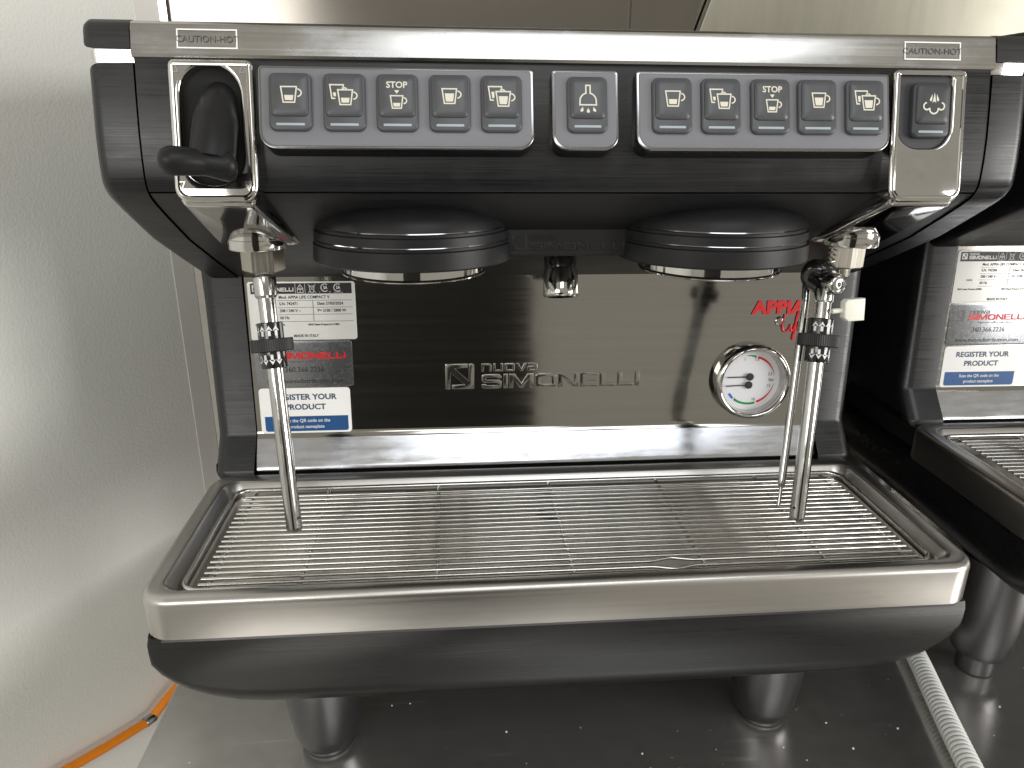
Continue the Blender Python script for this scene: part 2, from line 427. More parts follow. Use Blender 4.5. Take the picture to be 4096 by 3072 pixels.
def symbol(kind, u, v, n):
    if kind == 'one_small': return cup(FACE, u-.0002, v, .0042, .45, n)
    if kind == 'one_big': return cup(FACE, u-.0002, v, .0040, .75, n)
    if kind in ('two_small', 'two_big'):
        f = .45 if kind == 'two_small' else .75
        return half_cup(FACE, u-.0036, v+.0018, .0037, f, n).merge(cup(FACE, u+.0009, v-.0012, .0040, f, n))
    if kind == 'stop':
        mb = text_mb(FACE, [('STOP', u, v+.0057, .0035, 1.0, .025, 'CENTER')], n)
        mb.merge(poly(FACE, [(u-.0014, v+.0029), (u, v+.0010), (u+.0014, v+.0029)], n))
        return mb.merge(cup(FACE, u-.0001, v-.0035, .0034, .4, n, .0007))
    if kind == 'shower':
        mb = strip(FACE, [(u-.0012, v+.0068), (u+.0012, v+.0068), (u+.0012, v+.0024)]+arc(u, v-.0018, .0046, 68, 10, 6, .0044)+[(u+.0047, v-.0040), (u-.0047, v-.0040)]+arc(u, v-.0018, .0046, 170, 112, 6, .0044)+[(u-.0012, v+.0024)], .0008, n, True)
        for dx, dy, t in ((-.0036, -.0068, -.0006), (0, -.0074, 0), (.0036, -.0068, .0006)):
            mb.merge(poly(FACE, [(u+dx-t, v+dy+.0017), (u+dx-.0010, v+dy-.0002), (u+dx-.0004+t*.4, v+dy-.0010), (u+dx+.0006+t*.4, v+dy-.0010), (u+dx+.0010, v+dy-.0002)], n))
        return mb
def steam_symbol(fr, u, v, n):
    mb = strip(fr, arc(u, v-.0030, .0026, 165, 375, 14), .0009, n)
    mb.merge(strip(fr, arc(u-.0044, v-.0014, .0020, 95, 320, 10), .0009, n)).merge(strip(fr, arc(u+.0044, v-.0014, .0020, 85, -140, 10), .0009, n))
    mb.merge(poly(fr, [(u-.0012, v+.0004), (u, v+.0064), (u+.0012, v+.0004), (u, v+.0014)], n))
    for s in (-1, 1): mb.merge(poly(fr, [(u+s*.0030, v+.0022), (u+s*.0013, v+.0056), (u+s*.0014, v+.0020), (u+s*.0022, v+.0012)], n))
    return mb

def button(root, kind, u, fr=FACE, vt=-0.0045, vb=-0.0359, cap_m='button_grey', base_m='button_grey'):
    """rocker key: a base, a pillow-shaped cap, an indicator window and a printed symbol"""
    b = obj('button', plate(fr, [rrect(u-.01155, u+.01155, vb, vt, .0042, 5, .0035)], -.006, .0030, .0012), base_m, root)
    mb = MB(); c = rrect(u-.0102, u+.0102, vt-.0241, vt-.0010, .0028, 5); prof = ((0, .0028), (.0004, .0038), (.0012, .0043), (.003, .0047), (.006, .0048))
    obj('cap', _rings(fr, c, prof), cap_m, b)
    obj('indicator', plate(fr, [rrect(u-.0077, u+.0077, vb+.0026, vb+.0040, .0004, 2)], .0026, .0033, .0002), 'led_grey', b)
    n = .0050
    obj('symbol', symbol(kind, u, vt-.0127, n) if kind != 'steam' else steam_symbol(fr, u, vt-.0127, n), 'symbol_cream', b)
    return b
def _rings(fr, p, prof):
    mb = MB(); prev = None; c = len(p)
    cx = sum(q[0] for q in p)/c; cy = sum(q[1] for q in p)/c
    for d, n in prof:
        q = inset(p, d) if 0 < d < .0028 else [(cx+(a-cx)*(1-d/.011), cy+(b-cy)*(1-d/.011)) for a, b in p] if d else p
        o = len(mb.v); mb.v += [fr(x, y, n) for x, y in q]
        if prev is not None: mb.f += [(prev+i, prev+(i+1) % c, o+(i+1) % c, o+i) for i in range(c)]
        prev = o
    mb.f.append(tuple(range(prev, prev+c))); return mb

# profiles in (y, z)
FACE_PROF = [(0.0125, 0.5240), (0.0085, 0.505), (0.0050, 0.486), (0.0034, 0.472), (0.0030, 0.462), (0.0034, 0.4570), (0.0050, 0.4534)]
UNDER_PROF = [(0.0056, 0.4524), (0.0085, 0.4500), (0.0150, 0.4455), (0.0300, 0.4365), (0.0625, 0.4180), (0.1178, 0.3930), (0.1660, 0.3722)]

def build_machine(root, second=False):
    P = root
    # ---- head: steel top rail, front cover, underside, side panels
    prof = [(0.0102, 0.5246), (0.0098, 0.5262), (0.0136, 0.5395), (0.0148, 0.5418), (0.0170, 0.5432), (0.0200, 0.5436), (0.40, 0.5436), (0.40, 0.5236), (0.030, 0.5236), (0.0125, 0.5240)]
    obj('top_rail', plate(YZp(-.2495), [prof], 0, .4990, 0, back=True), 'rail_steel', P, 25)
    cover = FACE_PROF + [(0.03, 0.4460), (0.03, 0.5236)]
    obj('front_cover', plate(YZp(-.2490), [cover], 0, .4980, 0, back=True), 'black_brushed', P, 40)
    under = UNDER_PROF + [(0.40, 0.3722), (0.40, 0.5230), (0.031, 0.5230), (0.031, 0.452)]
    obj('underside', plate(YZp(-.2488), [under], 0, .4976, 0, back=True), 'black_satin', P, 40)
    side = [(0.0110, 0.5212), (0.0105, 0.519)]+[(y-0.0008, z) for y, z in FACE_PROF[1:]]+[(y-0.0008, z-.0008) for y, z in UNDER_PROF[1:]]+[(0.40, 0.3700), (0.40, 0.5212)]
    for s in (-1, 1):
        fr = YZp(s*.2497) if s > 0 else YZm(s*.2497)
        sd = side if s > 0 else [(-y, z) for y, z in side]
        obj('side_panel', plate(fr, [sd], 0, .0255, .0075, 5), 'black_brushed', P, 40)
        cap = [(0.0100, 0.5288), (0.0125, 0.5385), (0.0140, 0.5415), (0.0185, 0.5438), (0.40, 0.5438), (0.40, 0.5288)]
        band = [(0.0135, 0.5218), (0.0135, 0.5284), (0.395, 0.5284), (0.395, 0.5218)]
        if s < 0: cap = [(-y, z) for y, z in cap]; band = [(-y, z) for y, z in band]
        obj('end_cap', plate(fr, [cap], 0, .0255, .0045, 4), 'black_satin', P, 40)
        obj('chrome_band', plate(fr, [band], 0, .0235, .004, 4), 'chrome', P, 40)
    # printed caution notes on the rail
    for u0, u1 in ((-.2246, -.1929), (.1922, .2266)):
        o = obj('caution_note', strip(RAIL, [(u0, .0050), (u1, .0050), (u1, .0148), (u0, .0148)], .0008, .0004, True), 'label_white', P)
        obj('lettering', text_mb(RAIL, [('CAUTION-HOT', (u0+u1)/2, .0097, .0037, (u1-u0-.0045)/.0268*.93, 0, 'CENTER')], .0004), 'ink_grey', o)
    # ---- control panels and keys
    for u0, u1 in ((-.1812, -.0296), (-.0193, .0189), (.0292, .1802)):
        rim = obj('button_panel', plate(FACE, [rrect(u0, u1, -.0450, .0002, .0088, 7, .0022)], -.016, .0, .0006), 'rim_dark', P)
        obj('face_plate', plate(FACE, [rrect(u0+.0015, u1-.0015, -.0436, -.0012, .0078, 7, .0014)], -.002, .0006, .0005), 'panel_grey', rim)
    kinds = ['one_small', 'two_small', 'stop', 'one_big', 'two_big']
    for k, u in zip(kinds, (-.1637, -.1346, -.1058, -.0768, -.0481)): button(P, k, u)
    button(P, 'shower', .0004)
    for k, u in zip(kinds, (.0492, .0778, .1070, .1349, .1637)): button(P, k, u)
    # ---- chrome end plates: steam lever on the left, steam key on the right
    for s in (-1, 1):
        uo, ui = sorted((s*.2300, s*.1843))
        slot = rrect(-.2238, -.1918, -.0660, -.0020, .0158, 10) if s < 0 else rrect(.1883, .2205, -.0440, -.0022, .0125, 8, .0025)
        pl = obj('chrome_plate', plate(CHR, [rrect(uo, ui, -.0755, .0008, .0085, 7, .0035), slot], -.022, .0010, .0022, 4), 'chrome', P, 50)
        # raised border of the plate
        bd = inset(rrect(uo, ui, -.0755, .0008, .0085, 7, .0035), .0028)
        obj('border', tube([CHR(a, b, .0008) for a, b in bd], .0009, 8, closed=True), 'chrome', pl)
        if s < 0:
            obj('slot_well', plate(CHR, [rrect(-.2250, -.1900, -.0672, -.0008, .0165, 10)], -.020, -.0052), 'slot_black', pl)
            for cu in (-.2257, -.1892):
                for v, d in ((-.0040, 1), (-.0668, -1)):
                    obj('arrow_mark', strip(CHR, [(cu-.0019, v-d*.0022), (cu+.0019, v-d*.0022), (cu, v+d*.0024)], .0007, .0013, True), 'wire_steel', pl)
        else:
            obj('key_well', plate(CHR, [slot], -.01, -.0010), 'steam_grey', pl)
        # wedge under the plate and its round collar
        b = [(s*.2290, -.0090, .4535), (s*.1860, -.0090, .4535), (s*.2262, -.0072, .4463), (s*.1885, -.0072, .4463),
             (s*.2302, .0640, .4134), (s*.1808, .0640, .4134), (s*.2340, .078, .4150), (s*.1770, .078, .4150),
             (s*.2330, .0640, .4230), (s*.1790, .0640, .4230), (s*.2320, .012, .4560), (s*.1840, .012, .4560)]
        obj('chrome_wedge', hull(b, .0022, 4), 'chrome', P, 50)
        obj('collar', lathe([(.0165, .4118), (.0188, .4120), (.0192, .4126), (.0192, .4186), (.0187, .4190), (.0187, .4270)], (s*.2060, .0640, 0), (0, 0, 1), 48), 'chrome', P, 50)
    button(P, 'steam', .2068, CHR, -.0070, -.0385, 'steam_grey', 'steam_grey')
    # steam lever: thick curved tongue in the slot with a paddle to the left
    lev = smooth_path([(-.2046, .0150, .5060), (-.2044, .0030, .5000), (-.2044, -.0080, .4880), (-.2046, -.0150, .4780), (-.2050, -.0190, .4705)], 8)
    rad = [.0075+.0043*min(1, i/14) for i in range(len(lev))]
    lv = obj('steam_lever', tube(lev, rad, 24), 'black_plastic', P, 60)
    arm = smooth_path([(-.1938, -.0190, .4690), (-.1960, -.0205, .4690), (-.2010, -.0225, .4694), (-.2090, -.0255, .4708), (-.2170, -.0290, .4718), (-.2240, -.0310, .4722), (-.2285, -.0318, .4723)], 6)
    n = len(arm)
    pr = []
    for i in range(n):
        t = i/(n-1); r_ = .0098-.0034*min(1, t/.45)
        if t > .45: r_ = .0064+.0012*math.sin(math.pi*(t-.45)/.55*.9)
        pr.append(r_)
    for i in range(9): pr[n-1-i] *= math.sqrt(max(0, 1-(1-(i+0.03)/9)**2)); pr[i] *= math.sqrt(max(0, 1-(1-(i+0.03)/9)**2))
    obj('paddle', tube(arm, pr, 28), 'black_plastic', lv, 60)
    # ---- two brewing groups, logo bar, water spout
    for s in (-1, 1):
        c = (s*.1030, .0620, 0)
        pr = [(.046, .4050), (.0580, .4054), (.0594, .4066), (.0590, .4170), (.0575, .4176), (.0575, .4192), (.0582, .4196), (.0579, .4254), (.0566, .4260), (.0566, .4276), (.0572, .4281), (.0560, .4330), (.0525, .4380), (.0470, .4412), (.0400, .4440), (.0350, .4560)]
        g = obj('group_cover', lathe(pr, c, (0, 0, 1), 72, 1.12), 'black_plastic', P, 30)
        obj('chrome_line', lathe([(.0577, .4193), (.0584, .4197), (.0581, .4203)], c, (0, 0, 1), 72, 1.122, False, False), 'rim_dark', g)
        obj('chrome_line', lathe([(.0569, .4278), (.0574, .4282), (.0571, .4288)], c, (0, 0, 1), 72, 1.122, False, False), 'rim_dark', g)
        rg = obj('group_ring', lathe([(.0330, .3976), (.0350, .3962), (.0470, .3960), (.0487, .3967), (.0491, .3975), (.0487, .3983), (.0482, .3988), (.0482, .4070)], c, (0, 0, 1), 72), 'chrome', P, 30)
        obj('shower_screen', lathe([(.0001, .3990), (.0345, .3990)], c, (0, 0, 1), 48, 1, False, False), 'nut_steel', rg)
    bar = obj('logo_bar', plate(Frame((0, .048, .4170), (1, 0, 0), (0, .12, .99)), [rrect(-.0552, .0552, -.0090, .0090, .0015, 3)], -.04, .0, .0010), 'black_plastic', P)
    fb = Frame((0, .048, .4170), (1, 0, 0), (0, .12, .99))
    obj('lettering', logo_mark(fb, -.0372, -.0052, .0100, .0105, -.001, .0005, .0002).merge(wide_text(fb, 'nuova', -.0245, .0012, .0170, .0040, -.001, .0005)).merge(wide_text(fb, 'SIMONELLI', -.0245, -.0052, .0640, .0052, -.001, .0005, .0001)), 'black_plastic', bar)
    sp = obj('water_spout', lathe([(.0100, -.001), (.0118, -.0012), (.0131, .0002), (.0133, .0015), (.0131, .0060), (.0128, .0190), (.0120, .0205)], (.0040, .0960, .3700), (0, .30, .95), 40, 1, False), 'chrome', P, 40)
    obj('spout_neck', lathe([(.0119, .0200), (.0124, .0270), (.0110, .0400)], (.0040, .0960, .3700), (0, .30, .95), 32), 'black_gloss', sp)
    obj('aerator', lathe([(.0001, .0006), (.0108, .0006)], (.0040, .0960, .3700), (0, .30, .95), 32, 1, False, False), 'nut_steel', sp)
    # ---- body behind: splash panel with its bent lip, columns
    obj('rear_body', MB().box((-.2460, .170, .130), (.2460, .40, .3720)), 'black_satin', P)
    sp_prof = [(0.1670, 0.3850), (0.1661, 0.3725), (0.1565, 0.2420), (0.1560, 0.2395), (0.1549, 0.2372), (0.1530, 0.2348)]
    lip = [(0.1530, 0.2348), (0.1402, 0.2146), (0.1388, 0.2122), (0.1387, 0.2106), (0.1400, 0.2096), (0.1425, 0.2094), (0.1700, 0.2094)]
    def sheet(pr, x0, x1):
        m = MB()
        for y, z in pr: m.v += [Vector((x0, y, z)), Vector((x1, y, z))]
        m.f = [(2*i, 2*i+1, 2*i+3, 2*i+2) for i in range(len(pr)-1)]
        # returned edges at both ends give the sheet its thickness
        k = len(pr)
        for y, z in pr: m.v += [Vector((x0, y+.012, z+.001)), Vector((x1, y+.012, z+.001))]
        for i in range(k-1):
            m.f += [(2*i, 2*i+2, 2*k+2*i+2, 2*k+2*i), (2*i+1, 2*k+2*i+1, 2*k+2*i+3, 2*i+3)]
        return m
    splash = obj('splash_panel', sheet(sp_prof, -.2463, .2463), 'panel_steel', P, 60)
    obj('splash_lip', sheet(lip, -.2463, .2463), 'bevel_steel', P, 60)
    em = obj('embossed_logo', logo_mark(SPL, -.0846, .0381, .0250, .0225, -.0004, .0007, .0004).merge(wide_text(SPL, 'nuova', -.0533, .0532, .0490, .0072, -.0004, .0007, .0003)).merge(wide_text(SPL, 'SIMONELLI', -.0533, .0381, .1383, .0128, -.0004, .0007, .0003)), 'emboss_steel', splash, 30)
    # column cladding with its flared foot
    for s in (-1, 1):
        pr = [(0.1640, 0.3900), (0.1545, 0.2400), (0.1525, 0.2365), (0.1345, 0.2145), (0.1333, 0.2120), (0.1335, 0.2050), (0.40, 0.2050), (0.40, 0.3900)]
        fr = YZp(s*.2468) if s > 0 else YZm(s*.2468)
        if s < 0: pr = [(-y, z) for y, z in pr]
        obj('column', plate(fr, [pr], 0, .0335, .0110, 5), 'black_brushed', P, 40)
    # lower bracket that carries the columns
    obj('under_frame', MB().box((-.262, .1500, .170), (.262, .395, .2075)), 'slot_black', P)
    # ---- badge, protective dot
    badge = obj('name_badge', text_mb(SPL, [('APPIA', .1832, .1055, .0113, 1.16, .05, 'LEFT')], .0009), 'ink_red', P)
    scr = [(.2126, .1000), (.2114, .0940), (.2110, .0885), (.2126, .0850), (.2150, .0848), (.2172, .0870), (.2186, .0905), (.2190, .0870), (.2200, .0850), (.2212, .0862), (.2232, .0930), (.2246, .0985), (.2252, .1010), (.2244, .1015), (.2232, .0960), (.2228, .0860), (.2222, .0790), (.2214, .0775), (.2212, .0800), (.2226, .0850), (.2256, .0890), (.2276, .0915), (.2270, .0930), (.2256, .0915), (.2256, .0870), (.2272, .0850), (.2296, .0870)]
    obj('script', tube(smooth_path([SPL(a, b, .0008) for a, b in scr], 4), .00085, 8), 'ink_red', badge)
    obj('clear_dot', lathe([(.0044, 0), (.0042, .0008), (.0036, .0012), (.0030, .0009), (.0020, .0011), (.0001, .0012)], SPL(.2085, .0937, 0), SPL.N, 28, 1, False, False), 'panel_steel', P)
    # ---- pressure gauge
    gc = SPL(.1856, .0412, 0)
    GF = Frame(gc, (1, 0, 0), SPL.V)
    ga = obj('pressure_gauge', lathe([(.0338, -.001), (.0338, .0085), (.0334, .0102), (.0322, .0118), (.0306, .0125), (.0292, .0120), (.0284, .0108), (.0281, .0080), (.0276, .0010)], gc, SPL.N, 72, 1, False, False), 'chrome', P, 40)
    obj('dial', lathe([(.0001, .0010), (.0278, .0010)], gc, SPL.N, 48, 1, False, False), 'dial_white', ga)
    k = .0338/810; q = lambda x, y: ((x-960)*k, (955-y)*k*1.05)
    dn = .0013
    for nm, a0, a1, w0, w1, m in (('green_arc', 100, 78, .0004, .0022, 'ink_green'), ('red_arc', 74, 10, .0024, .0003, 'ink_red'), ('red_arc', -10, -69, .0003, .0022, 'ink_red'), ('green_arc', -73, -127, .0020, .0020, 'ink_green'), ('blue_arc', -131, -146, .0019, .0022, 'ink_blue')):
        m_ = MB(); A = arc(0, 0, .0228, a0, a1, 14)
        for i, (x, y) in enumerate(A):
            w = w0+(w1-w0)*i/14; l = math.hypot(x, y); m_.v += [GF(x, y, dn), GF(x*(l-w)/l, y*(l-w)/l, dn)]
        m_.f = [(2*i, 2*i+1, 2*i+3, 2*i+2) for i in range(14)]
        obj(nm, m_, m, ga)
    tx = [('1', *q(825, 525), .0026, .9, 0, 'CENTER'), ('1,5', *q(1085, 525), .0028, .9, 0, 'CENTER'), ('2,5', *q(1400, 835), .0028, .9, 0, 'CENTER'), ('bar', *q(1440, 955), .0032, .9, 0, 'CENTER'), ('15', *q(1385, 1080), .0028, .9, 0, 'CENTER'), ('10', *q(1070, 1365), .0028, .9, 0, 'CENTER'), ('5', *q(665, 1360), .0028, .9, 0, 'CENTER')]
    obj('lettering', text_mb(GF, tx, dn), 'ink_black', ga)
    for (x, y), (x2, y2) in ((q(945, 880), q(450, 886)), (q(930, 1050), q(430, 1068))):
        m_ = lathe([(.0034, 0), (.0034, .0008), (.0030, .0011), (.0001, .0012)], GF(x, y, dn+.0012), GF.N, 24)
        m_.merge(strip(GF, [(x, y), (x2, y2)], .0010, dn+.0016)); obj('needle', m_, 'ink_black', ga)
    # ---- labels stuck on the splash panel
    def lab(name, u0, u1, v0, v1, m, r=.0022): return obj(name, plate(SPL, [rrect(u0, u1, v0, v1, r, 4)], -.0002, .0006, .0001), m, P)
    u0, u1, v0, v1 = -.2440, -.1573, .0837, .1323; LW = u1-u0; LH = v1-v0
    X = lambda a: u0+a*LW; Y = lambda b: v1-b*LH
    s1 = lab('rating_label', u0, u1, v0, v1, 'label_plate'); n = .00075
    hd = obj('header_band', plate(SPL, [rrect(X(.03), X(.97), Y(.205), Y(.025), 0)], .0003, n), 'ink_black', s1)
    wh = logo_mark(SPL, X(.045), Y(.165), .0050, .0055, n, n+.0001).merge(wide_text(SPL, 'SIMONELLI', X(.125), Y(.165), .0262, .0032, n, n+.0001)).merge(wide_text(SPL, 'nuova', X(.125), Y(.088), .0092, .0020, n, n+.0001))
    wh.merge(strip(SPL, [(X(.445), Y(.2)), (X(.445), Y(.03))], .0003, n+.0001)).merge(strip(SPL, [(X(.535), Y(.2)), (X(.535), Y(.03))], .0003, n+.0001))
    wh.merge(strip(SPL, [(X(.463), Y(.115)), (X(.517), Y(.115)), (X(.49), Y(.045))], .0004, n+.0001, True)).merge(strip(SPL, [(X(.49), Y(.10)), (X(.49), Y(.075))], .0004, n+.0001))
    wh.merge(strip(SPL, [(X(.463), Y(.185)), (X(.463), Y(.13)), (X(.517), Y(.13)), (X(.517), Y(.185))], .0004, n+.0001, True)).merge(strip(SPL, [(X(.49), Y(.185)), (X(.49), Y(.13))], .0004, n+.0001))
    wh.merge(strip(SPL, [(X(.575), Y(.075)), (X(.622), Y(.075)), (X(.614), Y(.18)), (X(.583), Y(.18))], .0004, n+.0001, True)).merge(strip(SPL, [(X(.563), Y(.19)), (X(.636), Y(.04))], .0003, n+.00015)).merge(strip(SPL, [(X(.563), Y(.04)), (X(.636), Y(.19))], .0003, n+.0002))
    for cx in (.72, .84):
        wh.merge(strip(SPL, arc(X(cx), Y(.105), .0031, 50, 310, 14), .0006, n+.0001))
    wh.merge(text_mb(SPL, [('SA', X(.725), Y(.105), .0026, .8, .02, 'CENTER'), ('SA', X(.845), Y(.105), .0026, .8, .02, 'CENTER'), ('C', X(.672), Y(.18), .0010, 1, 0, 'CENTER'), ('US', X(.765), Y(.18), .0010, 1, 0, 'CENTER'), ('SANITATION', X(.845), Y(.187), .0010, .9, 0, 'CENTER')], n+.0002))
    obj('header_print', wh, 'ink_white', s1)
    sn, dt = ('S.N. 742206', 'Date 26/03/2024') if second else ('S.N. 742471', 'Date 27/03/2024')
    tt = [('Mod. APPIA LIFE COMPACT V', X(.285), Y(.265), .0025, .93, .02, 'LEFT'), (sn, X(.285), Y(.375), .0025, .9, .02, 'LEFT'), (dt, X(.64), Y(.375), .0025, .9, .02, 'LEFT'),
          ('208 / 240 V ~', X(.285), Y(.495), .0025, .9, .02, 'LEFT'), ('P= 2100 / 2800 W', X(.64), Y(.495), .0025, .9, .02, 'LEFT'), ('60 Hz', X(.285), Y(.615), .0025, .9, .02, 'LEFT'),
          ('MAX water Pressure 0,9MPa', X(.05), Y(.735), .0017, .86, .03, 'LEFT'), ('MAX Steam Pressure 0,14 MPa', X(.545), Y(.735), .0017, .86, .03, 'LEFT'), ('MADE IN ITALY', X(.40), Y(.93), .0024, .9, .02, 'LEFT')]
    if second: tt.append(('56836', X(.165), Y(.56), .0020, .9, 0, 'CENTER'))
    lt = text_mb(SPL, tt, n)
    for b in (.318, .438, .558, .678): lt.merge(strip(SPL, [(X(.27), Y(b)), (X(.97), Y(b))], .0003, n))
    lt.merge(strip(SPL, [(X(.60), Y(.318)), (X(.60), Y(.678))], .0003, n+.00005))
    obj('lettering', lt, 'ink_black', s1)
    u0, u1, v0, v1 = -.2431, -.1624, .0430, .0826; LW = u1-u0; LH = v1-v0
    X = lambda a, u0=u0, LW=LW: u0+a*LW; Y = lambda b, v1=v1, LH=LH: v1-b*LH
    s2 = lab('service_label', u0, u1, v0, v1, 'label_silver')
    obj('red_lettering', wide_text(SPL, 'SIMONELLI', X(.235), Y(.385), .0560, .0056, n-.0001, n), 'ink_red', s2)
    gy = text_mb(SPL, [('espresso coffee macchines', X(.57), Y(.44), .0019, 1.25, 0, 'CENTER')], n).merge(wide_text(SPL, 'nuova', X(.25), Y(.235), .0190, .0030, n-.0001, n)).merge(logo_mark(SPL, X(.045), Y(.42), .0110, .0105, n-.0001, n))
    obj('grey_lettering', gy, 'ink_grey', s2)
    obj('black_lettering', text_mb(SPL, [('360.366.2226', X(.50), Y(.62), .0045, .98, 0, 'CENTER'), ('www.nuovadistribution.com', X(.50), Y(.87), .0038, 1.06, .004, 'CENTER')], n), 'ink_black', s2)
    u0, u1, v0, v1 = -.2424, -.1661, .0018, .0420; LW = u1-u0; LH = v1-v0
    X = lambda a, u0=u0, LW=LW: u0+a*LW; Y = lambda b, v1=v1, LH=LH: v1-b*LH
    s3 = lab('register_label', u0, u1, v0, v1, 'label_white', .0030)
    obj('blue_band', plate(SPL, [rrect(X(.045), X(.965), Y(.955), Y(.62), .0022, 4, 0)], .0003, .0007), 'label_blue', s3)
    obj('lettering', text_mb(SPL, [('REGISTER YOUR', X(.50), Y(.20), .0050, 1.06, .028, 'CENTER'), ('PRODUCT', X(.50), Y(.42), .0050, 1.06, .028, 'CENTER')], n), 'ink_navy', s3)
    obj('band_lettering', text_mb(SPL, [('Scan the QR code on the', X(.50), Y(.72), .0031, .92, .012, 'CENTER'), ('product nameplate', X(.50), Y(.855), .0031, .92, .012, 'CENTER')], .0009), 'ink_white', s3)
    # ---- steam wands
    def wand(name, A, B, mats=True):
        A = Vector(A); B = Vector(B); d = (B-A).normalized(); Lw = (B-A).length
        zs = lambda z: (A.z-z)/(-d.z)
        w = obj(name, lathe([(.0057, zs(.383)), (.0057, zs(.362)), (.0055, zs(.336)), (.0055, Lw-.003), (.0052, Lw-.0006), (.0046, Lw), (.0030, Lw-.004)], A, d, 32, 1, True, True), 'tube_steel', P, 40)
        obj('steam_hole', lathe([(.0001, .00555), (.0011, .00560)], A+d*(Lw-.010), (.75, -.6, .1) if A.x < 0 else (-.8, -.5, .1), 12, 1, False, False), 'slot_black', w)
        obj('band', lathe([(.0082, zs(.3625)), (.0086, zs(.3620)), (.0086, zs(.3515)), (.0080, zs(.3510))], A, d, 36), 'black_gloss', w)
        # knurled ring
        mb = MB(); x, y, dd = basis(d); seg = 120
        pr = ((0, zs(.3520)), (.0138, zs(.3518)), (.0142, zs(.3512)), (.0142, zs(.3440)), (.0138, zs(.3434)), (0, zs(.3432)))
        for r, s_ in pr:
            for q_ in range(seg):
                a = 2*math.pi*q_/seg; rr = r-(.0004 if q_ % 2 and r else 0); mb.v.append(A+x*(rr*math.cos(a))+y*(rr*math.sin(a))+dd*s_)
        for i in range(len(pr)-1):
            mb.f += [(i*seg+q_, i*seg+(q_+1) % seg, (i+1)*seg+(q_+1) % seg, (i+1)*seg+q_) for q_ in range(seg)]
        obj('knurled_ring', mb, 'black_rubber', w, 20)
        obj('band', lathe([(.0080, zs(.3436)), (.0086, zs(.3430)), (.0086, zs(.3335)), (.0080, zs(.3325))], A, d, 36), 'black_gloss', w)
        # printed arrows on the bands
        for z0, up in ((.3568, 1), (.3383, -1)):
            m_ = MB()
            for a in ((-24, 8, 38) if A.x < 0 else (-50, -20, 10, 40)):
                def on(du, dv, a=a, z0=z0):
                    th = R(a)+du/.0087
                    f_ = Vector((math.sin(th)*.95, -math.cos(th), 0)); f_ = (f_-d*f_.dot(d)).normalized()
                    return A+d*zs(z0+dv)+f_*.00875
                pts = [(-.0009, -.0032), (.0009, -.0032), (.0009, .0002), (.0021, .0002), (0, .0034), (-.0021, .0002), (-.0009, .0002)]
                q_ = [on(px, py*up) for px, py in pts]; m_.add(q_, [(0, 1, 2, 6), (3, 4, 5)])
            if A.x < 0:
                def onl(x_, y_, z_=0, z0=z0):
                    th = R(-56)+x_/.0087
                    f_ = Vector((math.sin(th)*.95, -math.cos(th), 0)); f_ = (f_-d*f_.dot(d)).normalized()
                    return A+d*zs(z0+y_)+f_*.00875
                class CF:
                    def __call__(self, u, v, n=0): return onl(u, v)
                m_.merge(text_mb(CF(), [('H' if up > 0 else 'D', 0, 0, .0052, .8, 0, 'CENTER')], 0))
            obj('arrow_print', m_, 'ink_white', w)
        return w, A, d, zs
    for s in (-1, 1):
        nx = s*.2050
        nt = obj('hex_nut', lathe([(.0128, .3958), (.0140, .3968), (.0140, .4120)], (nx, .0680, 0), (0, 0, 1), 6, 1, True, True, R(12 if s < 0 else 24)), 'nut_steel', P, 15)
        obj('nut_neck', lathe([(.0055, .3890), (.0062, .3905), (.0062, .3960)], (nx, .0680, 0), (0, 0, 1), 24), 'nut_steel', nt)
    w, A, d, zs = wand('steam_wand', (-.2047, .0645, .3945), (-.1903, .0180, .2225))
    obj('joint', lathe([(.0062, zs(.3935)), (.0076, zs(.3918)), (.0078, zs(.3900)), (.0074, zs(.3800)), (.0066, zs(.3790)), (.0060, zs(.3782))], A, d, 32), 'tube_steel', w)
    w, A, d, zs = wand('steam_wand', (.1872, .0545, .3930), (.1678, .0080, .2225))
    obj('joint', lathe([(.0058, zs(.384)), (.0066, zs(.382)), (.0068, zs(.3745)), (.0060, zs(.3735))], A, d, 28), 'tube_steel', w)
    obj('ball_bolt', lathe([(.0060, -.008), (.0074, -.004), (.0077, .0), (.0072, .0022), (.0058, .0036), (.0030, .0040), (.0028, .0030), (.0018, .0030), (.0016, .0012), (.0001, .0012)], (.1895, .0440, .3878), (.28, -.95, .05), 36, 1, True, False), 'tube_steel', w, 40)
    obj('elbow', tube(smooth_path([(.2000, .0680, .3925), (.1935, .0600, .3925), (.1870, .0600, .3950), (.1815, .0640, .3950), (.1800, .0640, .3870), (.1850, .0540, .3820)], 5), [.0045+.0020*math.sin(math.pi*i/25) for i in range(26)], 14), 'black_gloss', w)
    coil = [(.1915+.0030*math.cos(t*.9), .0600+.0030*math.sin(t*.9), .3985+.0005*t) for t in range(0, 42)]
    obj('spring', tube(coil, .0006, 6), 'nut_steel', w)
    tb = plate(Frame((.2015, .0400, .3702), (.97, .05, .05), (-.05, .12, 1)), [[(-.0065, -.0050), (-.0035, -.0078), (.0085, -.0078), (.0088, .0078), (-.0045, .0078), (-.0065, .0055)]], -.003, .003, .0010, 3, True)
    tb.merge(lathe([(.0018, 0), (.0018, .007)], (.1880, .0405, .3692), (1, .03, .06), 14))
    obj('white_tab', tb, 'tab_white', w)
    wt = smooth_path([(.1845, .0680, .3900), (.1805, .0680, .3850), (.1782, .0625, .3760), (.1762, .0580, .3650), (.1700, .0445, .3180), (.1640, .0315, .2720), (.1604, .0237, .2450)], 6)
    wt += [Vector((.1602, .0233, .2436)), Vector((.1600, .0228, .2420)), Vector((.1590, .0207, .2345)), Vector((.1583, .0192, .2290))]
